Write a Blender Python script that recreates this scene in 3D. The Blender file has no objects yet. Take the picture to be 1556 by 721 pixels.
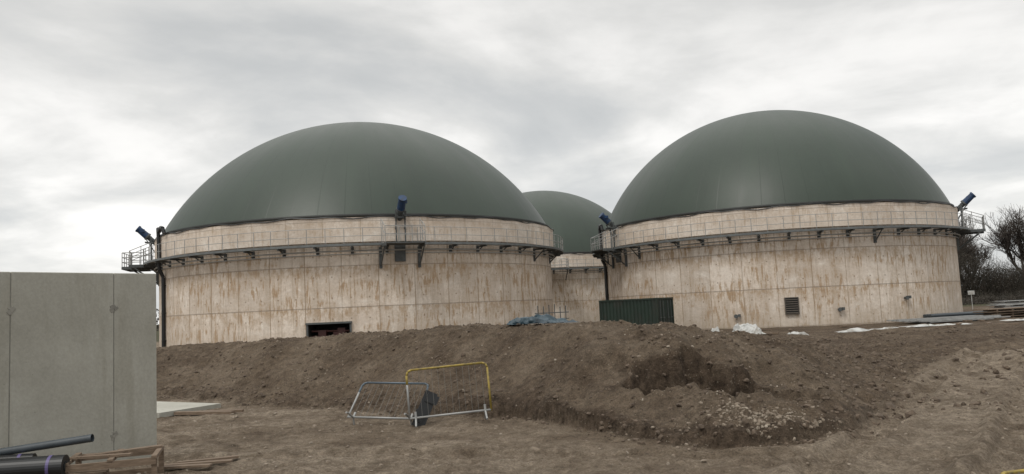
import bpy, math, random
import numpy as np
from mathutils import Vector, Matrix
random.seed(7)
rng = np.random.RandomState(11)
S = bpy.context.scene
col = S.collection
rad = math.radians

# ------------------------------------------------------------ helpers
class MB:
    def __init__(s): s.v=[]; s.f=[]; s.m=[]; s.uv=None
    def box(s,c,size,R=None,mi=0):
        R = R or Matrix.Identity(3); b=len(s.v); c=Vector(c)
        for x in(-.5,.5):
            for y in(-.5,.5):
                for z in(-.5,.5):
                    s.v.append(c+R@Vector((x*size[0],y*size[1],z*size[2])))
        for q in((0,1,3,2),(4,6,7,5),(0,4,5,1),(2,3,7,6),(0,2,6,4),(1,5,7,3)):
            s.f.append([b+i for i in q]); s.m.append(mi)
    def tube(s,p0,p1,r0,r1=None,n=8,cap=True,mi=0):
        r1=r0 if r1 is None else r1
        p0=Vector(p0);p1=Vector(p1);d=(p1-p0)
        if d.length<1e-6:return
        d.normalize(); a=d.orthogonal().normalized(); c=d.cross(a); b=len(s.v)
        for i in range(n):
            t=2*math.pi*i/n; o=a*math.cos(t)+c*math.sin(t)
            s.v.append(p0+o*r0); s.v.append(p1+o*r1)
        for i in range(n):
            j=(i+1)%n
            s.f.append([b+2*i,b+2*j,b+2*j+1,b+2*i+1]); s.m.append(mi)
        if cap:
            s.f.append([b+2*i for i in range(n)][::-1]); s.m.append(mi)
            s.f.append([b+2*i+1 for i in range(n)]); s.m.append(mi)
    def poly(s,pts,r,n=8,mi=0):
        for i in range(len(pts)-1): s.tube(pts[i],pts[i+1],r,r,n,True,mi)
    def ring(s,R,z,r,a0=0,a1=360,seg=128,n=5,mi=0):
        full=abs(a1-a0)>=360; k=seg if full else seg+1; b=len(s.v)
        for i in range(k):
            a=rad(a0+(a1-a0)*i/seg)
            for j in range(n):
                t=2*math.pi*j/n; rr=R+r*math.cos(t)
                s.v.append(Vector((rr*math.cos(a),rr*math.sin(a),z+r*math.sin(t))))
        for i in range(seg):
            i2=(i+1)%k
            for j in range(n):
                j2=(j+1)%n
                s.f.append([b+i*n+j,b+i2*n+j,b+i2*n+j2,b+i*n+j2]); s.m.append(mi)
    def band(s,prof,seg=192,a0=0,a1=360,mi=0,closed=True):
        full=abs(a1-a0)>=360; k=seg if full else seg+1; n=len(prof); b=len(s.v)
        for i in range(k):
            a=rad(a0+(a1-a0)*i/seg)
            for (r,z) in prof: s.v.append(Vector((r*math.cos(a),r*math.sin(a),z)))
        for i in range(seg):
            i2=(i+1)%k
            for j in range(n if closed else n-1):
                j2=(j+1)%n
                s.f.append([b+i*n+j,b+i2*n+j,b+i2*n+j2,b+i*n+j2]); s.m.append(mi)
    def obj(s,name,mats,parent=None,smooth=False,loc=(0,0,0),rot=None):
        me=bpy.data.meshes.new(name); me.from_pydata([tuple(v) for v in s.v],[],s.f)
        for m in (mats if isinstance(mats,(list,tuple)) else [mats]): me.materials.append(m)
        me.polygons.foreach_set('material_index',s.m)
        if smooth: me.polygons.foreach_set('use_smooth',[True]*len(me.polygons))
        me.update(); o=bpy.data.objects.new(name,me); col.objects.link(o)
        o.location=loc
        if rot: o.rotation_euler=rot
        if parent: o.parent=parent
        return o
def empty(name,loc=(0,0,0),rz=0,rot=None):
    e=bpy.data.objects.new(name,None); col.objects.link(e); e.location=loc
    e.rotation_euler=rot or (0,0,rz); e.empty_display_size=.5
    return e
def pol(r,a,z): return Vector((r*math.cos(rad(a)),r*math.sin(rad(a)),z))
def RZ(a): return Matrix.Rotation(a,3,'Z')

TB=[rng.rand(256,256) for _ in range(4)]
def vn(x,y,s=0):
    T=TB[s%4]; xi=np.floor(x).astype(int); yi=np.floor(y).astype(int); fx=x-xi; fy=y-yi
    fx=fx*fx*(3-2*fx); fy=fy*fy*(3-2*fy)
    a=T[xi&255,yi&255];b=T[(xi+1)&255,yi&255];c=T[xi&255,(yi+1)&255];d=T[(xi+1)&255,(yi+1)&255]
    return (a*(1-fx)+b*fx)*(1-fy)+(c*(1-fx)+d*fx)*fy
def fbm(x,y,o=4,s=0,g=.5):
    r=0;a=1;t=0
    for i in range(o):
        r=r+a*(vn(x+17.3*i,y-9.1*i,s+i)-.5); t+=a; a*=g
        x,y=(x*.8-y*.6)*2.03,(x*.6+y*.8)*2.03
    return r/t*2
def sst(t): t=np.clip(t,0,1); return t*t*(3-2*t)

# ------------------------------------------------------------ material helpers
class NT:
    def __init__(s,name):
        s.mat=bpy.data.materials.new(name); s.mat.use_nodes=True; s.nt=s.mat.node_tree
        s.b=s.nt.nodes['Principled BSDF']
    def n(s,t,**k):
        x=s.nt.nodes.new(t)
        for a,b in k.items(): setattr(x,a,b)
        return x
    def l(s,a,b): s.nt.links.new(a,b)
    def coord(s,kind='Object',scale=(1,1,1)):
        t=s.n('ShaderNodeTexCoord'); m=s.n('ShaderNodeMapping'); m.inputs['Scale'].default_value=scale
        s.l(t.outputs[kind],m.inputs[0]); return m.outputs[0]
    def noise(s,vec,scale,detail=6,rough=.55,dist=0):
        x=s.n('ShaderNodeTexNoise'); x.inputs['Scale'].default_value=scale; x.inputs['Detail'].default_value=detail
        x.inputs['Roughness'].default_value=rough; x.inputs['Distortion'].default_value=dist
        if vec is not None: s.l(vec,x.inputs['Vector'])
        return x.outputs['Fac']
    def ramp(s,fac,stops):
        r=s.n('ShaderNodeValToRGB'); e=r.color_ramp.elements
        while len(e)<len(stops): e.new(.5)
        for i,(p,c) in enumerate(stops):
            e[i].position=p; e[i].color=(c,c,c,1) if isinstance(c,(int,float)) else (*c,1)
        s.l(fac,r.inputs[0]); return r.outputs[0]
    def mix(s,f,a,b,bt='MIX'):
        m=s.n('ShaderNodeMix',data_type='RGBA',blend_type=bt)
        for v,i in((f,0),(a,6),(b,7)):
            if isinstance(v,bpy.types.NodeSocket): s.l(v,m.inputs[i])
            else: m.inputs[i].default_value = v if i==0 else (*v,1)
        return m.outputs[2]
    def math(s,op,a,b=None,c=None,clamp=False):
        m=s.n('ShaderNodeMath',operation=op); m.use_clamp=clamp
        for i,v in enumerate((a,b,c)):
            if v is None: continue
            if isinstance(v,bpy.types.NodeSocket): s.l(v,m.inputs[i])
            else: m.inputs[i].default_value=v
        return m.outputs[0]
    def bump(s,h,strength=.5,dist=.02,prev=None):
        b=s.n('ShaderNodeBump'); b.inputs['Strength'].default_value=strength; b.inputs['Distance'].default_value=dist
        s.l(h,b.inputs['Height'])
        if prev is not None: s.l(prev,b.inputs['Normal'])
        return b.outputs[0]
    def fin(s,c,rough=.8,nrm=None,metal=0,spec=None):
        if isinstance(c,bpy.types.NodeSocket): s.l(c,s.b.inputs['Base Color'])
        else: s.b.inputs['Base Color'].default_value=(*c,1)
        if isinstance(rough,bpy.types.NodeSocket): s.l(rough,s.b.inputs['Roughness'])
        else: s.b.inputs['Roughness'].default_value=rough
        s.b.inputs['Metallic'].default_value=metal
        if spec is not None: s.b.inputs['Specular IOR Level'].default_value=spec
        if nrm is not None: s.l(nrm,s.b.inputs['Normal'])
        return s.mat
def simple(name,c,rough=.6,metal=0,var=.25,scale=6,dirt=None):
    k=NT(name); v=k.coord()
    f=k.ramp(k.noise(v,scale,6),[(.3,1-var),(.7,1+var*.4)])
    cc=k.mix(1.0,c,f,'MULTIPLY')
    if dirt:
        g=k.ramp(k.noise(v,scale*.7,8,.7),[(.5,0),(.68,1)])
        cc=k.mix(g,cc,dirt)
    return k.fin(cc,rough,None,metal)

galv=simple('galvanised_steel',(.30,.30,.29),.5,.2,.3,3)
galv_dark=simple('weathered_steel',(.085,.092,.092),.6,.2,.3,3)
deckm=simple('galvanised_grating',(.14,.15,.15),.6,.2,.3,3)
bluepaint=simple('blue_paint',(.008,.038,.105),.5,0,.3,4,(.016,.02,.028))
blackpl=simple('black_plastic',(.008,.009,.010),.45,0,.3,4)
blackrub=simple('black_rubber_strip',(.010,.012,.010),.6,0,.3,2)
yellow=simple('yellow_paint_worn',(.30,.22,.04),.6,0,.35,9,(.10,.085,.05))
greypipe=simple('grey_pvc',(.055,.066,.075),.5,0,.2,5)
purple=simple('purple_label',(.09,.07,.18),.5,0,.1,5)
whitem=simple('white_plastic_sheet',(.46,.46,.44),.6,0,.35,2,(.20,.17,.13))
k=NT('weathered_timber'); v=k.coord(scale=(2,14,14))
wood=k.fin(k.ramp(k.noise(v,3,6,.6,.5),[(.25,(.080,.055,.036)),(.6,(.18,.13,.09)),(.8,(.27,.21,.155))]),.85)
k=NT('bark'); v=k.coord()
bark=k.fin(k.ramp(k.noise(v,1.2,4),[(.3,(.036,.028,.023)),(.7,(.080,.064,.053))]),.9)

def tank_mat(name,st=1.0):
    k=NT(name)
    t=k.n('ShaderNodeTexCoord'); uv=t.outputs['UV']
    sp=k.n('ShaderNodeSeparateXYZ'); k.l(uv,sp.inputs[0]); u,vv=sp.outputs[0],sp.outputs[1]
    def mp(sc,off=(0,0,0)):
        m=k.n('ShaderNodeMapping'); m.inputs['Scale'].default_value=sc; m.inputs['Location'].default_value=off
        k.l(uv,m.inputs[0]); return m.outputs[0]
    base=k.ramp(k.noise(mp((.16,.30,1)),1,8,.62),[(.28,(.55,.465,.385)),(.5,(.67,.585,.50)),(.70,(.75,.675,.595))])
    pu=k.math('FLOOR',k.math('DIVIDE',u,2.4)); pv=k.math('FLOOR',k.math('DIVIDE',vv,2.72))
    cb=k.n('ShaderNodeCombineXYZ'); k.l(pu,cb.inputs[0]); k.l(pv,cb.inputs[1])
    wn=k.n('ShaderNodeTexWhiteNoise',noise_dimensions='2D'); k.l(cb.outputs[0],wn.inputs['Vector'])
    c=k.mix(1.0,base,k.ramp(wn.outputs[0],[(0,.86),(1,1.04)]),'MULTIPLY')
    bl=k.noise(mp((.75,.9,1),(4,1,0)),1,9,.7,.6)
    c=k.mix(k.math('MULTIPLY',k.ramp(bl,[(.47,0),(.58,1)]),.45*st),c,(.48,.39,.30))
    c=k.mix(k.math('MULTIPLY',k.ramp(bl,[(.32,1),(.44,0)]),.6),c,(.80,.75,.68))
    d1=k.noise(mp((1.8,.15,1)),1,8,.68,.15)
    c=k.mix(k.math('MULTIPLY',k.ramp(d1,[(.49,0),(.59,1)]),.46*st),c,(.42,.34,.26))
    d2=k.noise(mp((4.0,.65,1),(3.3,7.7,0)),1,6,.68,.35)
    area=k.noise(mp((.20,.60,1),(9,2,0)),1,5,.65)
    rs=k.math('MULTIPLY',k.ramp(d2,[(.51,0),(.59,1)]),k.ramp(area,[(.42,0.0),(.54,1)]))
    c=k.mix(k.math('MULTIPLY',rs,.78*st),c,(.34,.22,.115))
    fv=k.math('FRACT',k.math('DIVIDE',vv,2.72))
    hj=k.ramp(fv,[(0,1),(.018,.9),(.030,0),(1,0)])
    hb=k.ramp(fv,[(0,.0),(.62,0),(.97,1),(1,1)])
    hn=k.noise(mp((2.4,1.1,1),(1,5,0)),1,7,.74)
    c=k.mix(k.math('MULTIPLY',k.math('MULTIPLY',hb,k.ramp(hn,[(.46,0),(.56,1)])),.68*st),c,(.37,.255,.15))
    c=k.mix(k.math('MULTIPLY',hj,k.ramp(hn,[(.35,.35),(.6,.9*st)])),c,(.26,.21,.16))
    fu=k.math('FRACT',k.math('DIVIDE',u,2.4))
    vj=k.ramp(fu,[(0,1),(.020,.9),(.034,0),(1,0)])
    c=k.mix(k.math('MULTIPLY',vj,k.ramp(d1,[(.36,.25),(.58,.9*st)])),c,(.29,.22,.155))
    fu2=k.math('FRACT',k.math('DIVIDE',u,.8)); vj2=k.ramp(fu2,[(0,1),(.06,.6),(.10,0),(1,0)])
    c=k.mix(k.math('MULTIPLY',vj2,k.ramp(bl,[(.42,0),(.58,.7*st)])),c,(.33,.24,.155))
    a=k.math('SUBTRACT',k.math('FRACT',k.math('DIVIDE',u,1.2)),.5); b=k.math('SUBTRACT',k.math('FRACT',k.math('DIVIDE',vv,1.36)),.5)
    dd=k.math('ADD',k.math('POWER',k.math('MULTIPLY',a,1.2),2),k.math('POWER',k.math('MULTIPLY',b,1.36),2))
    c=k.mix(k.math('MULTIPLY',k.math('LESS_THAN',dd,.003),.6*st),c,(.20,.14,.09))
    c=k.mix(k.math('MULTIPLY',k.ramp(k.math('DIVIDE',vv,8),[(0,1),(.20,0)]),k.ramp(hn,[(.3,.3),(.7,.75)])),c,(.42,.35,.27))
    fine=k.noise(mp((7,7,1)),1,6,.75)
    c=k.mix(1.0,c,k.ramp(fine,[(.28,.82),(.72,1.09)]),'MULTIPLY')
    nb=k.bump(k.math('ADD',fine,k.math('MULTIPLY',hj,-.8)),.4,.04)
    return k.fin(c,.85,nb,0,.3)
tankm=tank_mat('cream_cast_concrete'); parm=tank_mat('cream_parapet_concrete',.45)
def dome_mat():
    k=NT('green_membrane'); t=k.n('ShaderNodeTexCoord'); uv=t.outputs['UV']
    sp=k.n('ShaderNodeSeparateXYZ'); k.l(uv,sp.inputs[0])
    v=k.coord()
    c=k.ramp(k.noise(v,.14,6,.6),[(.3,(.018,.030,.019)),(.7,(.028,.042,.029))])
    m=k.n('ShaderNodeMapping'); m.inputs['Scale'].default_value=(40,1.2,1); k.l(uv,m.inputs[0])
    st=k.noise(m.outputs[0],1.3,5,.6)
    c=k.mix(1.0,c,k.ramp(st,[(.3,.86),(.7,1.12)]),'MULTIPLY')
    fr=k.math('FRACT',k.math('MULTIPLY',sp.outputs[0],56))
    sm=k.ramp(fr,[(0,1),(.025,.8),(.05,0),(1,0)])
    c=k.mix(k.math('MULTIPLY',sm,.2),c,(.014,.021,.015))
    nb=k.bump(k.math('ADD',k.math('MULTIPLY',sm,.6),k.noise(v,.6,3)),.12,.08)
    return k.fin(c,k.ramp(st,[(.2,.40),(.8,.50)]),nb,0,.42)
domem=dome_mat()
def wallm_():
    k=NT('precast_grey_concrete'); v=k.coord()
    c=k.ramp(k.noise(v,.7,6,.6),[(.25,(.28,.27,.23)),(.5,(.35,.34,.295)),(.8,(.42,.41,.36))])
    m=k.coord(scale=(3,3,.35)); c=k.mix(k.math('MULTIPLY',k.ramp(k.noise(m,1.2,6,.6),[(.50,0),(.68,1)]),.45),c,(.24,.225,.18))
    f=k.noise(v,22,5,.7); c=k.mix(1.0,c,k.ramp(f,[(.3,.88),(.7,1.06)]),'MULTIPLY')
    vo=k.n('ShaderNodeTexVoronoi'); vo.inputs['Scale'].default_value=7; k.l(v,vo.inputs['Vector'])
    hole=k.math('MULTIPLY',k.ramp(vo.outputs['Distance'],[(0,1),(.04,1),(.07,0)]),k.ramp(k.noise(v,1.7,3),[(.5,0),(.6,1)]))
    c=k.mix(k.math('MULTIPLY',hole,.5),c,(.14,.13,.11))
    return k.fin(c,.8,k.bump(k.math('SUBTRACT',f,hole),.3,.01),0,.3)
precast=wallm_()

# ------------------------------------------------------------ terrain
def seg_axis(core,lo,hi,g):
    a=list(core); st=core[1]-core[0]
    s=st; x=a[-1]
    while x<hi: s=min(s*g,60); x+=s; a.append(x)
    s=st; x=a[0]; pre=[]
    while x>lo: s=min(s*g,60); x-=s; pre.append(x)
    return np.array(pre[::-1]+a)
XS=seg_axis(np.linspace(-14,16,560),-900,900,1.05)
YS=seg_axis(np.linspace(9,30,400),-120,1800,1.03)
X,Y=np.meshgrid(XS,YS,indexing='ij')
toe_x=[-40,-11.2,-7.5,-4.15,-2,-.24,.9,1.4,2.3,3.07,4.15,5.5,7.2,8.8,11,13]
toe_y=[32,25,21.6,19.3,17.4,16.4,14.9,13.9,12.9,12.4,12.5,13.2,15.6,18.5,22.5,26]
hx=[-40,-11,-8,-5,-2,0,1.5,3.2,4.6,6,7.4,8.6,10.5,13]
hh=[1.2,1.35,1.5,1.6,1.70,1.75,1.78,1.66,1.44,1.20,.92,.65,.28,0]
wx=[-40,-8,-2,1,3,5,8,14]; ww=[3.4,3.3,3.3,3.6,4.6,5,4.5,4]
tracks=[[(2.6,6),(4.5,9.7),(6.4,12.3),(8.2,15),(11.8,20.2),(18,28),(30,40)],
        [(-9,12.4),(-4,12.2),(0,11.4),(4,10.2),(8,9.4),(13,9)],
        [(4,6),(7.2,10),(10,14),(14.5,20),(22,28)]]
def pdist(x,y,P):
    best=np.full(x.shape,1e9); sd=np.zeros(x.shape); al=np.zeros(x.shape); acc=0
    for (a,b),(c,d) in zip(P[:-1],P[1:]):
        L=math.hypot(c-a,d-b); ux,uy=(c-a)/L,(d-b)/L
        t=np.clip((x-a)*ux+(y-b)*uy,0,L); px=x-a-t*ux; py=y-b-t*uy; D=np.hypot(px,py)
        s=np.sign(px*uy-py*ux); m=D<best
        best=np.where(m,D,best); sd=np.where(m,s*D,sd); al=np.where(m,acc+t,al); acc+=L
    return best,sd,al
def terrain(x,y):
    toe=np.interp(x,toe_x,toe_y)+.35*fbm(x*.8,y*.4,3,1)
    H=np.interp(x,hx,hh)+.05*fbm(x*.6,y*.2,3,2)
    W=np.interp(x,wx,ww)
    t=(y-toe)/W
    pr=.8*np.clip(t,0,1)+.2*sst(t)
    scw=np.interp(x,[-14,-9,-6,-2,0,3,6,8],[.14,.16,.08,.18,.30,.34,.18,0])
    sc=scw*(.7+.6*fbm(x*1.3,y*.3,3,2))*sst((y-toe+.06)/.10)*(1-sst(t*1.8))
    back=1-sst((y-toe-W-2.2)/5.0)
    h=(H*pr+sc)*back
    onb=sst(t*4+.6)*back
    wide=np.interp(x,[1,3.5],[0,1])
    dg=x*.75+y*.5
    h=h+onb*((.05+.09*wide)*fbm(x*.9,y*.9,3,3)+(.03+.09*wide)*fbm(x*2.6,y*2.0,4,0)+.07*fbm(dg*2.4,(y-x*.6)*.5,3,2)+.07*np.abs(fbm(x*6,y*5,4,2)))
    for (a,b,r1,r2,dp) in ((3.35,14.9,1.6,.95,.85),(5.5,15.6,1.1,.9,.3),(1.6,15.4,.7,.7,.18),(5.0,14.1,.8,.5,.2)):
        q=np.sqrt(((x-a)/r1)**2+((y-b)/r2)**2)+.4*fbm(x*2,y*2,3,1)
        h=h-dp*(1-sst((q-.62)/.30))*np.clip(H/1.5,0,1)*np.clip(.35+.65*(y-b+r2)/(r2*1.2),0,1)
    far=np.clip(1-(np.hypot(x,y)-30)/60,0.08,1)
    g=.07*fbm(x*.5,y*.5,3,0)+.07*fbm(x*1.9,y*1.9,4,1)+.05*np.abs(fbm(x*6,y*6,4,3))
    h=h+g*far
    lump=sst((x-6.5)/2.5)*sst((y-16)/5)*(1-sst((y-42)/10))*(1-onb)
    h=h+lump*(.34*np.clip(fbm(x*.45,y*.35,4,2)+.15,0,1)+.13*fbm(x*2.0,y*2.0,4,1))
    dry=np.zeros(x.shape)
    for i,P in enumerate(tracks):
        d,sd,al=pdist(x,y,P)
        w=np.abs(np.abs(sd)-.95)+.06*fbm(x*1.5,y*1.5,2,0)
        rut=1-sst((w-.16)/.12)
        lug=.5+.5*np.sin(al*2*math.pi/.28+np.abs(sd)*9)
        amp=[.11,.07,.05][i]
        flat=1-sst((d-1.3)/.8)
        h=h+(1-onb*.9)*(-amp*rut*(.5+.5*lug)+amp*.5*np.exp(-((w-.38)/.1)**2)*(1+.6*fbm(x*4,y*4,2,1)))
        dry=np.maximum(dry,flat*[1,.45,.4][i])
    q=np.hypot((x-3.9)/1.0,(y-12.95)/.38); rub=1-sst((q-.25)/.7+.7*fbm(x*3,y*3,3,2))
    h=h+.03*rub
    moist_shade=np.clip((.40+.34*fbm(x*.7,y*.9,4,2))*onb+.62*sst((x-4.5)/4)*(1-dry*.95)*(1-onb*.6)+.45*fbm(x*.45,y*.7,5,1),0,1)
    shade=np.exp(-((y-toe-.08)/.22)**2)*np.interp(x,[-12,-6,-2,2,6,9],[.5,.35,.9,1,.7,0])  # shadow under the toe scarp, painted into the soil colour
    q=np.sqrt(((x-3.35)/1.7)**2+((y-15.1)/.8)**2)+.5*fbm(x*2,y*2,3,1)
    shade=np.maximum(shade,1.0*(1-sst((q-.6)/.45)))  # shadow of the dug-out hollow painted in as well
    moist_shade=np.clip(moist_shade+shade,0,1)  # damp soil tone plus the painted shade
    patch=sst((fbm(x*.6+3,y*1.1,4,3)+.05)/.3)
    light=np.clip(dry*.85*(1-onb)+rub*.6+(.35+.45*patch)*sst((-x+4)/7)*(1-onb),0,1)
    grass=sst((y-88)/18+.4*fbm(x*.05,y*.05,3,0))
    return h,moist_shade,light,grass
Hh,M_,L_,G_=terrain(X,Y)
def gz(x,y): return float(terrain(np.array([float(x)]),np.array([float(y)]))[0][0])
nx,ny=X.shape
co=np.stack([X,Y,Hh],-1).reshape(-1,3)
idx=np.arange(nx*ny).reshape(nx,ny)
F=np.stack([idx[:-1,:-1],idx[1:,:-1],idx[1:,1:],idx[:-1,1:]],-1).reshape(-1,4)
me=bpy.data.meshes.new('ground'); me.vertices.add(len(co)); me.vertices.foreach_set('co',co.astype(np.float32).ravel())
me.loops.add(F.size); me.loops.foreach_set('vertex_index',F.astype(np.int32).ravel())
me.polygons.add(len(F)); me.polygons.foreach_set('loop_start',np.arange(0,F.size,4,dtype=np.int32))
me.update(calc_edges=True); me.validate()
me.polygons.foreach_set('use_smooth',[True]*len(me.polygons))
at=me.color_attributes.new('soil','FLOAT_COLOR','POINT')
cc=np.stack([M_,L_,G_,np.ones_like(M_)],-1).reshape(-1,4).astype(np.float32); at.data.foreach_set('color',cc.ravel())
k=NT('bare_soil'); v=k.coord(); a=k.n('ShaderNodeVertexColor',layer_name='soil')
sp=k.n('ShaderNodeSeparateColor'); k.l(a.outputs[0],sp.inputs[0]); mo_sh,li,gr=sp.outputs[0],sp.outputs[1],sp.outputs[2]
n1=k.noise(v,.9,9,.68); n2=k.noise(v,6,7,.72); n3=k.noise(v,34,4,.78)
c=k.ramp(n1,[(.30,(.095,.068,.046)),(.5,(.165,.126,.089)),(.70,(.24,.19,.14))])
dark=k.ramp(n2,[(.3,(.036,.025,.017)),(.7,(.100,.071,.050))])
c=k.mix(k.math('MULTIPLY',mo_sh,k.ramp(n2,[(.25,1),(.75,.66)])),c,dark)  # darkens for damp soil and for the painted scarp and hollow shade
lt=k.ramp(n2,[(.3,(.21,.165,.12)),(.7,(.35,.292,.225))])
c=k.mix(k.math('MULTIPLY',li,k.ramp(n1,[(.36,.2),(.58,.95)])),c,lt)
c=k.mix(1.0,c,k.ramp(n2,[(.3,.70),(.7,1.24)]),'MULTIPLY')
c=k.mix(1.0,c,k.ramp(n3,[(.3,.55),(.7,1.4)]),'MULTIPLY')
vo=k.n('ShaderNodeTexVoronoi'); vo.inputs['Scale'].default_value=14; k.l(v,vo.inputs['Vector'])
pb=k.math('MULTIPLY',k.ramp(vo.outputs['Distance'],[(0,1),(.12,1),(.2,0)]),k.ramp(k.noise(v,2.2,4),[(.46,0),(.58,1)]))
c=k.mix(k.math('MULTIPLY',pb,.6),c,(.32,.275,.215))
gc=k.ramp(k.noise(v,.25,8,.65),[(.3,(.035,.038,.020)),(.55,(.060,.056,.030)),(.75,(.09,.075,.045))])
c=k.mix(gr,c,gc)
b1=k.bump(n2,1.0,.16); b2=k.bump(n3,.9,.03,b1)
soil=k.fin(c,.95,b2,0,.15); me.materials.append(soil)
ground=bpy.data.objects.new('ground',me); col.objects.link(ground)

# ------------------------------------------------------------ stones
def stones(name,n,sampler,smin,smax,mat):
    b=MB(); t=(1+5**.5)/2
    iv=[(-1,t,0),(1,t,0),(-1,-t,0),(1,-t,0),(0,-1,t),(0,1,t),(0,-1,-t),(0,1,-t),(t,0,-1),(t,0,1),(-t,0,-1),(-t,0,1)]
    fc=[(0,11,5),(0,5,1),(0,1,7),(0,7,10),(0,10,11),(1,5,9),(5,11,4),(11,10,2),(10,7,6),(7,1,8),(3,9,4),(3,4,2),(3,2,6),(3,6,8),(3,8,9),(4,9,5),(2,4,11),(6,2,10),(8,6,7),(9,8,1)]
    P=np.array([sampler() for _ in range(n)]); Z=terrain(P[:,0],P[:,1])[0]
    for (x,y),z in zip(P,Z):
        s=smin+(smax-smin)*random.random()**3
        R=Matrix.Rotation(random.random()*6.28,3,'Z')@Matrix.Rotation(random.random()*6,3,'X')
        sc=Vector((random.uniform(.6,1.2),random.uniform(.6,1.1),random.uniform(.45,.8)))*s*.5
        o=len(b.v)
        for w in iv:
            q=Vector((w[0]*sc.x,w[1]*sc.y,w[2]*sc.z))*random.uniform(.75,1.1)
            b.v.append(R@q+Vector((x,y,z+s*.05)))
        for f in fc: b.f.append([o+i for i in f]); b.m.append(0)
    return b.obj(name,mat)
k=NT('rubble_stone'); v=k.coord()
stm=k.fin(k.ramp(k.noise(v,3.5,3,.8),[(.3,(.10,.076,.054)),(.5,(.19,.152,.113)),(.7,(.32,.28,.225))]),.9)
k=NT('soil_clod'); v=k.coord()
clodm=k.fin(k.ramp(k.noise(v,3,4,.8),[(.3,(.048,.034,.023)),(.7,(.135,.10,.071))]),.95)
stones('gravel',3200,lambda:(random.uniform(-9,13),random.uniform(9.3,26)),.012,.055,stm)
stones('rubble',520,lambda:(random.gauss(3.9,.6),random.gauss(12.95,.24)),.015,.06,stm)
def cs():
    while 1:
        x=random.uniform(-14,14); y=random.uniform(11.5,30)
        d=y-np.interp(x,toe_x,toe_y)
        if -.5<d<6 and (random.random()<(.9 if d<.6 or x>2.5 else .4)): return x,y
stones('soil_clods',4800,cs,.02,.09,clodm)
stones('loose_earth',2800,lambda:(random.uniform(6,24),random.uniform(14,42)),.03,.15,clodm)

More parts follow.
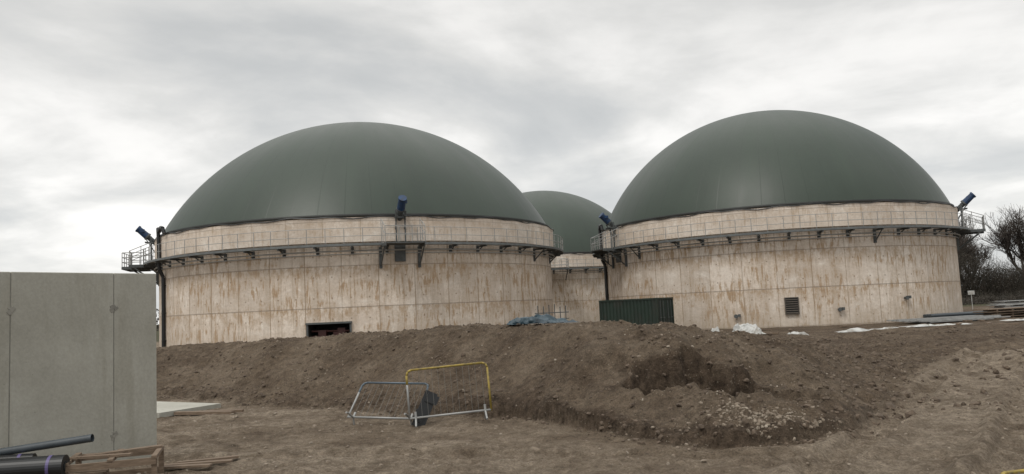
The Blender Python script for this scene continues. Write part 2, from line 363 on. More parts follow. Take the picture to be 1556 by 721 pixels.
# ------------------------------------------------------------ digester tanks
def tank(loc,R,H,dome_h,agit,pipes,opening=None,vent=None,plat=()):
    cx,cy=loc; E=empty('biogas_digester_tank',(cx,cy,0)); pc=math.degrees(math.atan2(-cy,-cx))
    A=lambda d:pc+d
    seg=216; zs=[-.6,1.75,4,6.0,H]
    vs=[];fs=[];uvs=[]
    a_start=A(-180)
    for i in range(seg+1):
        a=a_start+360*i/seg
        for z in zs: vs.append(pol(R,a,z))
    n=len(zs); skip=set()
    for i in range(seg):
        am=-180+360*(i+.5)/seg
        for j in range(n-1):
            if opening and j==0 and abs(am-opening)<4.9: skip.add(i); continue
            q=[i*n+j,(i+1)*n+j,(i+1)*n+j+1,i*n+j+1]; fs.append(q)
            for w in q: uvs.append((rad(360*(w//n)/seg)*R+cx,zs[w%n]))
    m=bpy.data.meshes.new('wall'); m.from_pydata([tuple(q) for q in vs],[],fs)
    ul=m.uv_layers.new(name='UVMap'); ul.data.foreach_set('uv',[x for p in uvs for x in p])
    m.materials.append(tankm); m.polygons.foreach_set('use_smooth',[True]*len(fs)); 
    o=bpy.data.objects.new('concrete_wall',m); col.objects.link(o); o.parent=E
    if skip:
        b=MB(); i0,i1=min(skip),max(skip)+1; a0=a_start+360*i0/seg; a1=a_start+360*i1/seg
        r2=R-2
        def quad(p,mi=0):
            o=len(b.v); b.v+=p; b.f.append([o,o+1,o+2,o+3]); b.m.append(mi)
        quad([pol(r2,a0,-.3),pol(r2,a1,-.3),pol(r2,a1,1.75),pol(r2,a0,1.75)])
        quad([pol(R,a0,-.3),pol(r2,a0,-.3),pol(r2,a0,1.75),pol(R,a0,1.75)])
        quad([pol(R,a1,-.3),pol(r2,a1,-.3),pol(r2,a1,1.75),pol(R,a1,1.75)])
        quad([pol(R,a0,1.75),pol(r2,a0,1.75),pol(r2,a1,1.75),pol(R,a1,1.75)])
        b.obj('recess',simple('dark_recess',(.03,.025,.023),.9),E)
        b=MB(); mid=(a0+a1)/2
        for aa,zt in ((a0+1.5,1.0),(a0+3,1.35),(mid,.9),(mid+1.6,1.2),(a1-2.4,1.45),(a1-1,.8)):
            b.box(pol(R-.8,aa,zt/2),(.7,.5,zt),RZ(rad(aa)))
        b.tube(pol(R-.5,a0+.5,1.3),pol(R-.5,a1-.5,1.25),.06)
        b.obj('pump_equipment',simple('maroon_equipment',(.07,.022,.02),.6),E)
        b=MB(); b.box(pol(R+.03,mid,1.80),(.12,(a1-a0)/57.3*R+.2,.12),RZ(rad(mid)))
        for aa in(a0,a1): b.box(pol(R+.03,aa,.7),(.12,.12,2.06),RZ(rad(aa)))
        b.obj('opening_frame',galv_dark,E)
    Rb=R+.30; prof=[(Rb-.3,7.02),(Rb,7.0),(Rb,H-.12),(Rb-.45,H-.06)]
    vs=[];fs=[];uvs=[]
    for i in range(seg+1):
        a=a_start+360*i/seg
        for r,z in prof: vs.append(pol(r,a,z))
    for i in range(seg):
        for j in range(3):
            q=[i*4+j,(i+1)*4+j,(i+1)*4+j+1,i*4+j+1]; fs.append(q)
            for w in q: uvs.append((rad(360*(w//4)/seg)*R+1.1+cx,prof[w%4][1]+2+.3*(w%4)))
    m=bpy.data.meshes.new('parapet'); m.from_pydata([tuple(q) for q in vs],[],fs)
    ul=m.uv_layers.new(name='UVMap'); ul.data.foreach_set('uv',[x for p in uvs for x in p]); m.materials.append(parm)
    o=bpy.data.objects.new('parapet',m); col.objects.link(o); o.parent=E
    Rd=R-.02; rho=(Rd*Rd+dome_h**2)/(2*dome_h); cz=H+dome_h-rho; th=math.acos(max(-1,min(1,(H-cz)/rho)))
    vs=[];fs=[];uvs=[]; na,nr=160,44
    for i in range(na+1):
        a=2*math.pi*i/na
        for j in range(nr+1):
            t=th*(1-j/nr); vs.append((rho*math.sin(t)*math.cos(a),rho*math.sin(t)*math.sin(a),cz+rho*math.cos(t)))
    for i in range(na):
        for j in range(nr):
            q=[i*(nr+1)+j,(i+1)*(nr+1)+j,(i+1)*(nr+1)+j+1,i*(nr+1)+j+1]; fs.append(q)
            for w in q: uvs.append(((w//(nr+1))/na,(w%(nr+1))/nr))
    m=bpy.data.meshes.new('dome'); m.from_pydata(vs,[],fs); ul=m.uv_layers.new(name='UVMap')
    ul.data.foreach_set('uv',[x for p in uvs for x in p]); m.materials.append(domem)
    m.polygons.foreach_set('use_smooth',[True]*len(fs)); o=bpy.data.objects.new('membrane_dome',m); col.objects.link(o); o.parent=E
    b=MB(); b.band([(R-.2,H-.05),(R+.10,H-.05),(R+.10,H+.14),(R-.25,H+.20)],seg=180); b.obj('clamp_strip',blackrub,E,True)
    b=MB(); prev=None
    for i in range(181):
        a=A(-180+2*i); z=H-.10+.10*math.sin(i*.9)*math.sin(i*.37)
        p=pol(Rb+.05,a,z)
        if prev is not None: b.tube(prev,p,.035,n=5)
        prev=p
    b.obj('air_hose',blackpl,E)
    Wz=6.72; Ro=R+1.08
    b=MB(); b.band([(R+.31,Wz),(Ro,Wz),(Ro,Wz+.05),(R+.31,Wz+.05)],seg=180)
    b.band([(Ro-.02,Wz-.03),(Ro+.03,Wz-.03),(Ro+.03,Wz+.12),(Ro-.02,Wz+.12)],seg=180)
    b.obj('walkway_deck',deckm,E)
    b=MB()
    for zz in (Wz+.6,Wz+1.12): b.ring(Ro,zz,.020,seg=180)
    for i in range(90):
        a=A(-180+4*i); b.tube(pol(Ro,a,Wz),pol(Ro,a,Wz+1.12),.024,n=5)
    b.obj('walkway_railing',galv,E)
    b=MB(); rb=random.Random(int(cx*10))
    for i in range(45):
        d=-180+8*i+1.5; a=A(d); Rr=RZ(rad(a)); big=rb.random()<.10
        b.box(pol(R+.55,a,Wz-.08),(1.05,.09,.12),Rr)
        dz=.9 if big else .42
        b.box(pol(R+.05,a,Wz-.05-dz/2),(.1,.20,dz+.1),Rr)
        b.tube(pol(R+.06,a,Wz-dz),pol(R+(.9 if big else .6),a,Wz-.12),.045,n=5)
    b.obj('walkway_brackets',galv_dark,E)
    b=MB(); b.ring(R+.30,Wz-.30,.055,seg=180,n=6); b.ring(R+.16,Wz-.50,.035,seg=180,n=6)
    b.obj('service_pipes',simple('light_grey_pipe',(.36,.36,.35),.5,.1,.2,3),E)
    for d in agit:
        a=A(d); rr=RZ(rad(a)); g=MB()
        def P(r,t,z): return rr@Vector((R+r,t,z))
        g.tube(P(-.6,0,7.75),P(.75,0,9.0),.19,n=14,mi=0)
        g.tube(P(.75,0,9.0),P(.85,0,9.09),.30,n=14,mi=0)
        g.tube(P(.85,0,9.09),P(1.42,0,9.62),.27,.24,n=14,mi=1)
        g.tube(P(1.42,0,9.62),P(1.52,0,9.70),.28,n=14,mi=1)
        g.box(P(1.15,.24,9.5),(.3,.2,.22),rr,mi=1)
        for t in(-.3,.3):
            g.box(P(.55,t,7.9),(.1,.08,2.3),rr,mi=0); g.tube(P(.1,t,8.55),P(1.0,t,8.6),.045,n=6,mi=0)
            g.tube(P(.1,t,7.5),P(.95,t,8.9),.04,n=6,mi=0)
        g.box(P(.35,0,8.55),(.5,.7,.12),rr,mi=0)
        g.box(P(.1,0,6.3),(.22,.7,1.3),rr,mi=2)
        g.obj('agitator',[galv_dark,bluepaint,galv_dark],E)
        ext=1.7; g=MB()
        g.box(P(ext/2+.35,0,Wz+.03),(ext,2.6,.08),rr)
        for t in(-1.3,1.3):
            g.box(P(ext/2+.35,t,Wz-.06),(ext,.1,.18),rr)
            g.tube(P(.05,t,Wz-1.4),P(ext,t,Wz-.15),.05,n=6); g.box(P(.06,t,Wz-.80),(.14,.18,1.4),rr)
        g.obj('service_platform',galv_dark,E)
        g=MB(); zt=Wz+1.12
        for z in(Wz+.6,zt):
            g.tube(P(ext+.3,-1.3,z),P(ext+.3,1.3,z),.026,n=6)
            for t in(-1.3,1.3): g.tube(P(.6,t,z+.6),P(ext+.3,t,z),.026,n=6)
        for t in(-1.3,-.45,.45,1.3): g.tube(P(ext+.3,t,Wz),P(ext+.3,t,zt),.026,n=6)
        for t in(-1.3,1.3):
            for r in(.6,1.2): g.tube(P(r,t,Wz),P(r,t,zt+.6-(r-.6)*.35),.026,n=6)
        g.obj('platform_railing',galv,E)
    for d,rx in plat:
        a=A(d); rr=RZ(rad(a)); g=MB()
        def P(r,t,z): return rr@Vector((R+r,t,z))
        L=rx-1.1
        g.box(P(1.1+L/2,0,Wz+.02),(L,3.2,.08),rr); g.box(P(rx,0,Wz-.06),(.1,3.2,.2),rr)
        for t in(-1.6,1.6): g.box(P(1.1+L/2,t,Wz-.06),(L,.1,.2),rr); g.tube(P(.05,t,Wz-1.3),P(rx-.6,t,Wz-.15),.06,n=6)
        g.obj('landing_platform',galv_dark,E); g=MB()
        for z in(Wz+.4,Wz+.78,Wz+1.15):
            g.tube(P(rx,-1.6,z),P(rx,1.6,z),.03,n=6)
            for t in(-1.6,1.6): g.tube(P(1.2,t,z),P(rx,t,z),.03,n=6)
        for t in(-1.6,-.8,0,.8,1.6): g.tube(P(rx,t,Wz),P(rx,t,Wz+1.15),.03,n=6)
        for t in(-1.6,1.6):
            for q in(.1,.55): g.tube(P(1.1+L*q,t,Wz),P(1.1+L*q,t,Wz+1.15),.03,n=6)
        g.obj('landing_railing',galv,E)
    for d in pipes:
        a=A(d); g=MB(); 
        g.poly([pol(R+.5,a+5,H-.05),pol(R+.55,a+4.5,H+.35),pol(R+.5,a+2.5,H+.45),pol(R+.5,a+1.2,H+.2),pol(R+.5,a+.8,H+.25),pol(R+.5,a,H+.45),pol(R+.48,a,H),pol(R+.42,a,6.2),pol(R+.16,a,5.6),pol(R+.16,a,.0)],.14,n=8)
        for z in(1,3,5): g.box(pol(R+.12,a,z),(.3,.34,.06),RZ(rad(a)))
        g.obj('gas_downpipe',blackpl,E,False)
    if vent is not None:
        a=A(vent); rr=RZ(rad(a)); g=MB()
        def P(r,t,z): return rr@Vector((R+r,t,z))
        g.box(P(.05,0,1.5),(.14,.86,1.1),rr,mi=1)
        for t in(-.45,.45): g.box(P(.08,t,1.5),(.2,.06,1.22),rr,mi=0)
        for z in(.92,2.08): g.box(P(.08,0,z),(.2,.84,.06),rr,mi=0)
        Rt=rr@Matrix.Rotation(rad(35),3,'Y')
        for i in range(7): g.box(P(.14,0,1.02+i*.155),(.12,.82,.02),Rt,mi=0)
        g.obj('louvre_vent',[simple('vent_brown',(.09,.075,.06),.6),blackpl],E)
        g=MB()
        for dd,z in((33,1.7),(12.5,1.1),(-15,.9)):
            aa=A(vent+dd); g.tube(pol(R-.1,aa,z),pol(R+.25,aa,z),.09,n=12); g.tube(pol(R+.2,aa,z),pol(R+.26,aa,z),.15,n=12)
            g.box(pol(R+.2,aa+.9,z+.05),(.2,.16,.2),RZ(rad(aa)))
        g.obj('pipe_flanges',galv_dark,E)
    return E
tank((-12.8,67.5),16,8.72,9.7,[8.6,-79],[-63],opening=-8.1,plat=((-86,2.6),))
tank((23.05,70.95),14.7,8.72,10.0,[-54.8,80],[-70],vent=4.9)
tank((4.1,112.9),14.7,8.72,10.0,[-30],[],plat=((5,3.2),))

# ------------------------------------------------------------ precast wall
E=empty('precast_concrete_wall',(-6.2,13.6,0)); dv=Vector((-1.35,-2.1,0)).normalized(); ang=math.atan2(dv.y,dv.x)
E.rotation_euler=(0,0,ang)
s0=0
for i,w in enumerate([.76,1.57,1.57,1.57,1.57]):
    b=MB(); b.box((s0+w/2,.0,1.3),(w-.010,.16,3.62)); o=b.obj('wall_panel',precast,E)
    bv=o.modifiers.new('b','BEVEL'); bv.width=.012; bv.segments=2
    b=MB(); b.box((s0+w/2,-.5,.0),(w-.02,1.0,.16)); b.obj('panel_footing',precast,E)
    s0+=w
b=MB(); b.box((s0/2,0,1.3),(s0-.1,.145,3.58)); b.obj('joint_sealant',simple('sealant_grey',(.20,.195,.17),.9),E)
b=MB()
for z in(.5,2.55):
    for s in(.76,2.33):
        for q in range(6): b.box((s+random.uniform(-.04,.04),.080,z+random.uniform(-.06,.06)),(random.uniform(.03,.08),.008+.002*q,random.uniform(.03,.07)),Matrix.Rotation(random.random(),3,'Y'))
b.obj('mortar_patch',simple('mortar',(.24,.23,.20),.9),E)

# ------------------------------------------------------------ barriers
barm=simple('barrier_bars',(.16,.155,.14),.6,.1,.3,5)
def barrier(name,loc,rot,w=1.6,h=1.0,top=yellow,frame=galv):
    E=empty(name,loc,rot=rot)
    b=MB(); r=.021; c=.10
    b.poly([(-w/2,0,.16),(-w/2,0,h-c),(-w/2+.03,0,h-.03),(-w/2+c,0,h)],r,8)
    b.poly([(-w/2,0,.18),(w/2,0,.18)],r,8)
    b.obj('frame',frame,E,True)
    b=MB(); b.poly([(-w/2+c,0,h),(w/2-c,0,h),(w/2-.03,0,h-.03),(w/2,0,h-c),(w/2,0,.16)],r,8)
    b.poly([(-w/2+c,0,h),(-w/2+.03,0,h-.03),(-w/2,0,h-c),(-w/2,0,h*.75)],r+.002,8)
    b.obj('top_rail',top,E,True)
    b=MB(); n=int(w/.12)
    for i in range(1,n): b.tube((-w/2+w*i/n,0,.18),(-w/2+w*i/n,0,h),.0034,n=5)
    b.obj('infill_bars',barm,E)
    b=MB()
    for s in(-1,1):
        x=s*(w/2-.12); b.poly([(x,-.32,.02),(x,-.26,.06),(x,0,.17),(x,.26,.06),(x,.32,.02)],.02,8)
        b.tube((x,0,.16),(x,0,.30),.025)
    b.obj('feet',galv,E); return E
bluegrey=simple('blue_grey_steel',(.09,.12,.145),.45,.3,.3,5)
barrier('crowd_control_barrier',(-1.36,15.9,gz(-1.36,15.9)),(rad(-6),rad(-3),rad(6)),1.62,1.12)
barrier('crowd_control_barrier',(-2.85,16.2,gz(-2.9,16.3)+.0),(rad(-50),rad(2),rad(-14)),1.5,1.15,bluegrey,galv)
barrier('crowd_control_barrier',(6.2,8.15,gz(6.15,8.2)+.03),(rad(-80),0,rad(14)),1.5,1.0)
b=MB(); b.box((0,0,.36),(.26,.03,.74)); b.box((.06,-.03,.60),(.24,.05,.18)); b.box((-.06,-.04,.2),(.2,.04,.22))
b.obj('black_rubber_board',blackpl,None,False,(-2.05,16.0,gz(-2.05,16.0)),(rad(-12),rad(26),rad(8)))

# ------------------------------------------------------------ rolls, pallet, pipes near wall
def pallet(name,loc,rot,w=1.2,d=1.0):
    E=empty(name,loc,rot=rot); b=MB()
    for i in range(7): b.box((0,-d/2+.05+i*(d-.1)/6,.135),(w,.095,.02))
    b.obj('top_boards',wood,E); b=MB()
    for x in(-w/2+.05,0,w/2-.05):
        for y in(-d/2+.06,0,d/2-.06): b.box((x,y,.075),(.1,.12,.096))
    for x in(-w/2+.05,0,w/2-.05): b.box((x,0,.0135),(.1,d,.02))
    b.obj('blocks',wood,E); return E
pallet('timber_pallet',(-6.65,11.0,gz(-6.6,11)),(0,0,rad(12)),1.6,1.0)
E=empty('timber_crate',(-5.75,11.4,gz(-5.7,11.4)+.02),rz=rad(18)); b=MB()
for y in(-.45,.45):
    b.box((0,y,.40),(1.15,.05,.09)); b.box((0,y,.12),(1.15,.05,.09))
for x in(-.55,0,.55): b.box((x,0,.45),(.07,.95,.045)); b.box((x,0,.05),(.09,.95,.06))
for x in(-.55,.55):
    for y in(-.42,.42): b.box((x,y,.24),(.07,.07,.36))
b.box((.1,.1,.49),(1.0,.12,.03),RZ(.35)); b.box((-.15,-.2,.49),(.8,.1,.028),RZ(-.2))
b.obj('boards',wood,E)
b=MB(); b.box((0,0,.03),(1.1,.12,.03)); b.box((.15,.25,.03),(.9,.1,.03),RZ(.2)); b.box((-.1,-.22,.035),(.8,.13,.03),RZ(-.15))
b.obj('loose_planks',wood,None,False,(-5.0,12.3,gz(-5.0,12.3)+.03),(0,0,rad(10)))
def roll(name,p0,p1,r):
    p0=Vector(p0);p1=Vector(p1); d=(p1-p0).normalized(); E=empty(name,p0); p1=p1-p0; b=MB()
    z=Vector((0,0,0)); L=p1.length
    b.tube(z,p1,r,n=28); b.obj('roll_body',blackpl,E,False)
    b=MB(); b.tube(d*(L-.20),d*(L-.16),r+.003,n=28); b.obj('label_band',purple,E)
    b=MB(); b.tube(p1-d*.005,p1+d*.006,r*.45,n=20); b.obj('core_hole',simple('core_dark',(.005,.005,.005),.9),E)
    return E
roll('membrane_roll',(-8.2,10.5,gz(-7,11)+.36),(-6.12,10.8,gz(-6.3,11)+.34),.15)
roll('membrane_roll',(-8.2,10.95,.46),(-6.75,11.15,.45),.09)
b=MB(); b.tube((-7.9,11.15,.50),(-6.0,11.25,.70),.055,n=16,cap=False); b.tube((-7.9,11.15,.50),(-6.0,11.25,.70),.048,n=16,cap=False)
b.obj('grey_drain_pipe',greypipe,None,True)
b=MB(); b.box((0,0,.04),(2.6,1.8,.12)); b.box((.4,-1.05,.07),(1.5,.22,.1),RZ(.1)); 
b.obj('concrete_slab',precast,None,False,(-9.3,20.6,gz(-8.9,20.3)),(0,0,rad(-30)))
b=MB(); b.box((0,0,.06),(1.6,.15,.07)); b.box((.2,.3,.05),(1.2,.12,.06),RZ(.2)); b.obj('loose_planks',wood,None,False,(-7.6,19.3,gz(-7.6,19.3)),(0,0,rad(-15)))

# ------------------------------------------------------------ shipping container
def container(loc,rz,L=4.7,W=2.44,H=2.5):
    E=empty('shipping_container',loc,rz=rz)
    gm=simple('green_container_paint',(.008,.022,.014),.6,0,.3,1.2,(.022,.022,.016))
    b=MB()
    def corr(p0,p1,nrm):
        p0=Vector(p0);p1=Vector(p1);d=(p1-p0);n=int(d.length/.07); base=len(b.v)
        for i in range(n+1):
            off=[0,0,.04,.04][i%4]; p=p0+d*i/n-Vector(nrm)*off
            b.v.append(Vector((p.x,p.y,.16))); b.v.append(Vector((p.x,p.y,H-.1)))
        for i in range(n): q=base+2*i; b.f.append([q,q+2,q+3,q+1]); b.m.append(0)
    x,y=L/2-.05,W/2-.03
    corr((-x,-y,0),(x,-y,0),(0,-1,0)); corr((x,-y,0),(x,y,0),(1,0,0)); corr((x,y,0),(-x,y,0),(0,1,0)); corr((-x,y,0),(-x,-y,0),(-1,0,0))
    b.box((0,0,H-.05),(L-.12,W-.12,.05)); b.box((0,0,.1),(L-.1,W-.1,.1))
    b.obj('corrugated_panels',gm,E); b=MB()
    for sx in(-1,1):
        for sy in(-1,1): b.box((sx*(L/2-.06),sy*(W/2-.06),H/2),(.14,.14,H-.24)); 
        for z in(.08,H-.06): b.box((sx*(L/2-.05),0,z),(.11,W-.26,.12))
    for sy in(-1,1):
        for z in(.08,H-.06): b.box((0,sy*(W/2-.05),z),(L-.26,.11,.12))
    for sx in(-1,1):
        for sy in(-1,1):
            for z in(.06,H-.06): b.box((sx*(L/2-.07),sy*(W/2-.07),z),(.18,.18,.125))
    b.obj('frame',gm,E); b=MB()
    for t in(-.8,-.35,.35,.8):
        b.tube((L/2+.03,t,.2),(L/2+.03,t,H-.2),.02,n=6); b.box((L/2+.05,t,1.1),(.05,.25,.05))
    b.obj('door_lock_rods',galv_dark,E); return E
container((8.75,57.5,gz(8.7,57.5)),rad(-38))

# ------------------------------------------------------------ site debris
def sheet(name,loc,w,d,mat,amp=.12,rz=0,seed=0):
    b=MB(); n=22
    for i in range(n+1):
        for j in range(n+1):
            x=(i/n-.5)*w; y=(j/n-.5)*d
            q=float(fbm(np.array([x*1.3+seed*5.1]),np.array([y*1.7+seed]),4,seed)[0])
            e=1+.45*float(fbm(np.array([i*.3+seed]),np.array([j*.3]),3,1)[0])
            edge=min(i,j,n-i,n-j)/5
            b.v.append(Vector((x*e,y*e,.03+amp*max(0,.45+q*1.3)*min(1,edge))))
    for i in range(n):
        for j in range(n): a=i*(n+1)+j; b.f.append([a,a+n+1,a+n+2,a+1]); b.m.append(0)
    return b.obj(name,mat,None,False,(loc[0],loc[1],gz(*loc)),(0,0,rz))
bluetarp=simple('blue_tarpaulin',(.022,.052,.07),.5,0,.4,1.5,(.015,.018,.022))
sheet('plastic_sheet',(13.6,47),1.8,1.4,whitem,.5,.2,1)
sheet('plastic_sheet',(11.9,48),.9,.7,whitem,.9,.9,2)
sheet('plastic_sheet',(15.4,44),1.5,.7,whitem,.25,.4,3)
sheet('plastic_sheet',(20.5,46),3.8,.9,whitem,.2,.15,4)
sheet('plastic_sheet',(25.5,48),3.8,1.1,whitem,.2,.1,5)
sheet('plastic_sheet',(31,48),2.8,.9,whitem,.25,-.1,6)
sheet('tarpaulin',(.45,20.0),1.3,.8,bluetarp,.28,.1,7)
sheet('tarpaulin',(1.15,20.5),.7,.6,bluetarp,.20,.7,8)
b=MB()
for i in range(6): b.tube((-.9+i*.36,0,0),(-.9+i*.36,0,2.1+.35*random.random()),.03,n=6)
for z in(1.0,1.4,1.8): b.tube((-1.1,0.04,z),(1.1,.04,z),.03,n=6)
b.obj('rebar_cage',galv_dark,None,False,(2.3,50,gz(2.3,50)),(0,0,.2))
b=MB()
for i in range(9): b.box((random.uniform(-.5,.5),(i-4)*.28,.10+.05*(i%3)),(6.5+random.random(),.22,.06),RZ(random.uniform(-.03,.03)))
b.box((0,0,.03),(5,2.6,.05)); b.obj('stacked_steel_sheets',galv,None,False,(29,53.5,gz(29,53.5)+.05),(0,0,.25))
for i,(x,y,n) in enumerate(((34.5,56,4),(38,60,5),(36,50.5,2),(41.5,66,6))):
    b=MB()
    for kx in range(n):
        b.box((random.uniform(-.3,.3),random.uniform(-.1,.1),.12+kx*.17),(4.2-random.random(),1.3,.05),RZ(random.uniform(-.06,.06)))
        for t in(-1.4,0,1.4): b.box((t,0,.045+kx*.17),(.1,1.1,.09))
    b.obj('timber_stack',[wood,galv][i%2],None,False,(x,y,gz(x,y)),(0,0,random.uniform(-.3,.4)))
b=MB()
for i in range(6): b.tube((-3,-.6+.24*i,.12),(3+.4*random.random(),-.6+.24*i+.05,.12),.11,n=12)
for i in range(5): b.tube((-3,-.48+.24*i,.33),(3,-.48+.24*i,.33),.11,n=12)
b.obj('pipe_stack',greypipe,None,False,(32.5,58.5,gz(32.5,58.5)),(0,0,.3))
b=MB(); b.box((0,0,.9),(.05,.05,1.8)); b.box((0,-.04,1.7),(.6,.03,.4)); b.obj('site_notice_sign',[whitem],None,False,(46,80,gz(46,80)),(0,0,-.4))
b=MB()
for i in range(40):
    x=random.uniform(-15,15); b.box((x,random.uniform(-5,5),.06),(random.uniform(.2,1.6),random.uniform(.05,.25),random.uniform(.04,.14)),RZ(random.random()*3))
b.obj('timber_offcuts',wood,None,False,(27,50,0.02))

# ------------------------------------------------------------ bare trees and hedge
def tree_mesh(seed,Ht):
    r=random.Random(seed); b=MB()
    def grow(p,d,L,ra,lv):
        n=3 if lv<3 else 2; q=p
        for i in range(n):
            d=(d+Vector((r.uniform(-1,1),r.uniform(-1,1),r.uniform(-.3,.8)))*(.10+.05*lv)).normalized()
            e=q+d*L/n; r1=ra*(1-.32*(i+1)/n); r0=ra*(1-.32*i/n)
            b.tube(q,e,max(r0,.012),max(r1,.008),n=6 if lv<2 else 3,cap=False); q=e
            if lv<6 and (lv>0 or i>0) and r.random()<.62 : child(q,d,L*.66,ra*.5,lv+1)
        if lv<6:
            for _ in range(r.choice((2,3,3) if lv<4 else (2,2,3))): child(q,d,L*r.uniform(.70,.88),ra*.64,lv+1)
    def child(q,d,L,ra,lv):
        ax=Vector((r.uniform(-1,1),r.uniform(-1,1),r.uniform(-1,1))).cross(d)
        if ax.length<.01: return
        grow(q,(Matrix.Rotation(rad(r.uniform(15,42)),3,ax.normalized())@d+Vector((0,0,.12))).normalized(),L,ra,lv)
    grow(Vector((0,0,-.3)),Vector((0,0,1)),Ht*.20,Ht*.017,0)
    zt=max(v.z for v in b.v); s=Ht/zt
    for v in b.v: v.x*=s; v.y*=s; v.z*=s
    return b
tms=[]
for s,h in((3,15.0),(8,13.5),(21,16)):
    b=tree_mesh(s,h); me2=bpy.data.meshes.new('bare_tree'); me2.from_pydata([tuple(q) for q in b.v],[],b.f); me2.materials.append(bark); tms.append(me2)
rt=random.Random(5)
pos=[(67,124),(74,130),(81,125),(88,134),(96,128),(72,143),(103,126),(112,132),(70,128),(77,139),(84,145),(120,125),(129,130),(66,131),(91,125)]
for i,(x,y) in enumerate(pos):
    o=bpy.data.objects.new('bare_tree',tms[i%3]); col.objects.link(o); o.location=(x,y,0)
    s=rt.uniform(.82,1.02); o.scale=(s*1.1,s*1.1,s); o.rotation_euler=(0,0,rt.random()*6.28)
k=NT('hedge_foliage'); v=k.coord()
hm=k.fin(k.ramp(k.noise(v,.5,5,.7),[(.3,(.020,.018,.012)),(.5,(.034,.028,.020)),(.75,(.055,.042,.031))]),.9)
def hedge(name,P,hmax,width,n,smax=.34,stems=0):
    b=MB(); r=random.Random(4)
    def top_(x): return hmax*(.6+.4*(math.sin(x*.31)*.5+.5)*(.6+.4*math.sin(x*.83+1)))
    for _ in range(n):
        i=r.randrange(len(P)-1); t=r.random(); x=P[i][0]*(1-t)+P[i+1][0]*t; y=P[i][1]*(1-t)+P[i+1][1]*t
        top=top_(x); z=top*(r.random()**1.3); yy=y+r.gauss(0,width*.3)*(1-.5*z/top); s=r.uniform(.06,smax)
        c=Vector((x+r.gauss(0,.5),yy,z)); u=Vector((r.gauss(0,1),r.gauss(0,1),r.gauss(0,1))).normalized()*s; w=u.orthogonal().normalized()*s*r.uniform(.2,.6)
        o=len(b.v); b.v+=[c-u,c+w,c+u,c-w]; b.f.append([o,o+1,o+2,o+3]); b.m.append(0)
    for _ in range(stems):
        i=r.randrange(len(P)-1); t=r.random(); x=P[i][0]*(1-t)+P[i+1][0]*t; y=P[i][1]*(1-t)+P[i+1][1]*t
        q=Vector((x,y+r.gauss(0,width*.3),0)); d=Vector((r.gauss(0,.3),r.gauss(0,.3),1)); L=top_(x)*r.uniform(.5,1.25)/4
        for s_ in range(4):
            d=(d+Vector((r.gauss(0,.22),r.gauss(0,.22),.1))).normalized(); e=q+d*L; b.tube(q,e,.035-.007*s_,.028-.006*s_,n=3,cap=False)
            if s_>0:
                for _k in range(2): b.tube(e,e+Vector((r.gauss(0,.7),r.gauss(0,.7),r.uniform(.3,1.2))),.014,.006,n=3,cap=False)
            q=e
    return b.obj(name,hm)
hedge('hedge',[(50,118),(66,120),(85,122),(105,121),(140,120)],8.0,5,44000,.24,5000)
hedge('undergrowth',[(40,100),(55,104),(75,106),(110,100)],1.2,5,12000,.24,600)
hedge('distant_hedgerow',[(-300,260),(-120,250),(20,270),(160,260),(330,240)],8,8,40000,.6)

# ------------------------------------------------------------ sky and light
w=bpy.data.worlds.new('World'); S.world=w; w.use_nodes=True; nt=w.node_tree; N=nt.nodes; Lk=nt.links
bg=N['Background']; bg.inputs[1].default_value=.1
sun_dir=Vector((-.35,-.55,.95)).normalized()
sky=N.new('ShaderNodeTexSky'); sky.sky_type='NISHITA'; sky.sun_disc=False
sky.sun_elevation=math.asin(sun_dir.z); sky.sun_rotation=math.atan2(sun_dir.x,sun_dir.y)
def nn(t,**kw):
    x=N.new(t)
    for a,b_ in kw.items(): setattr(x,a,b_)
    return x
def M2(op,a,b=None,clamp=False):
    m=nn('ShaderNodeMath',operation=op); m.use_clamp=clamp
    for i,v_ in enumerate((a,b)):
        if v_ is None: continue
        if isinstance(v_,bpy.types.NodeSocket): Lk.new(v_,m.inputs[i])
        else: m.inputs[i].default_value=v_
    return m.outputs[0]
def ramp(f,st):
    r=nn('ShaderNodeValToRGB'); e=r.color_ramp.elements
    while len(e)<len(st): e.new(.5)
    for i,(p,c) in enumerate(st): e[i].position=p; e[i].color=(c,c,c,1) if isinstance(c,(int,float)) else (*c,1)
    Lk.new(f,r.inputs[0]); return r.outputs[0]
tc=nn('ShaderNodeTexCoord'); sp=nn('ShaderNodeSeparateXYZ'); Lk.new(tc.outputs['Generated'],sp.inputs[0])
zc=M2('MAXIMUM',sp.outputs[2],0); den=M2('ADD',zc,.20)
cb=nn('ShaderNodeCombineXYZ'); Lk.new(M2('DIVIDE',sp.outputs[0],den),cb.inputs[0]); Lk.new(M2('DIVIDE',sp.outputs[1],den),cb.inputs[1])
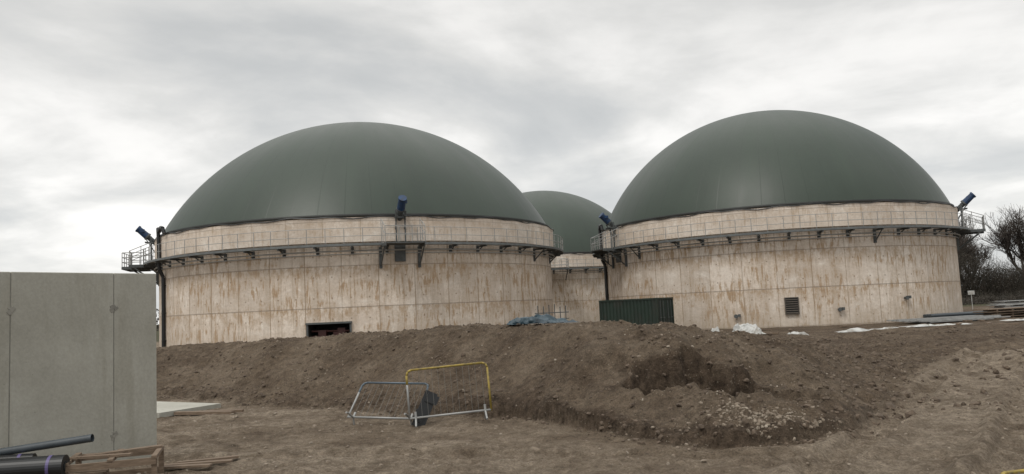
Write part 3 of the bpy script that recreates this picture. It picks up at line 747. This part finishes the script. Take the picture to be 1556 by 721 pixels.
def noise(sc,det,ro,di,off):
    mp=nn('ShaderNodeMapping'); mp.inputs['Location'].default_value=off; Lk.new(cb.outputs[0],mp.inputs[0])
    x=nn('ShaderNodeTexNoise'); x.inputs['Scale'].default_value=sc; x.inputs['Detail'].default_value=det; x.inputs['Roughness'].default_value=ro; x.inputs['Distortion'].default_value=di
    Lk.new(mp.outputs[0],x.inputs['Vector']); return x.outputs['Fac']
a1=noise(.75,7,.52,.5,(3.1,1.2,0)); a2=noise(2.1,8,.55,.3,(7,4,2))
f=M2('ADD',M2('MULTIPLY',a1,.68),M2('MULTIPLY',a2,.32))
cl=ramp(f,[(.34,(.47,.485,.49)),(.44,(.56,.568,.565)),(.51,(.68,.677,.66)),(.58,(.84,.828,.805)),(.68,(.93,.915,.89))])
el=ramp(zc,[(0,1.0),(.12,.98),(.22,.90),(.34,.82),(.55,.90),(1,.9)])
mm=nn('ShaderNodeMix',data_type='RGBA',blend_type='MULTIPLY'); mm.inputs[0].default_value=1; Lk.new(cl,mm.inputs[6]); Lk.new(el,mm.inputs[7])
gain=M2('ADD',13.2,M2('MULTIPLY',M2('MAXIMUM',M2('SUBTRACT',zc,.40),0),24.0))
sc=nn('ShaderNodeVectorMath',operation='SCALE'); Lk.new(gain,sc.inputs['Scale']); Lk.new(mm.outputs[2],sc.inputs[0])
mx=nn('ShaderNodeMix',data_type='RGBA'); mx.inputs[0].default_value=.95; Lk.new(sky.outputs[0],mx.inputs[6]); Lk.new(sc.outputs[0],mx.inputs[7])
Lk.new(mx.outputs[2],bg.inputs[0])
ld=bpy.data.lights.new('sun','SUN'); ld.energy=1.5; ld.angle=rad(16); ld.color=(1,.96,.90)
lo=bpy.data.objects.new('sun',ld); col.objects.link(lo); lo.rotation_euler=sun_dir.to_track_quat('Z','Y').to_euler()

# ------------------------------------------------------------ camera
cd=bpy.data.cameras.new('camera'); cam=bpy.data.objects.new('camera',cd); col.objects.link(cam)
cd.sensor_width=36; cd.lens=1200/1556*36; cd.clip_end=4000; cd.clip_start=.1
cam.matrix_world=Matrix.Translation((0,0,2.25))@Matrix.Rotation(rad(90+5.12),4,'X')@Matrix.Rotation(rad(-2.58),4,'Z')
S.camera=cam
S.view_settings.view_transform='Standard'; S.view_settings.look='None'; S.view_settings.exposure=0
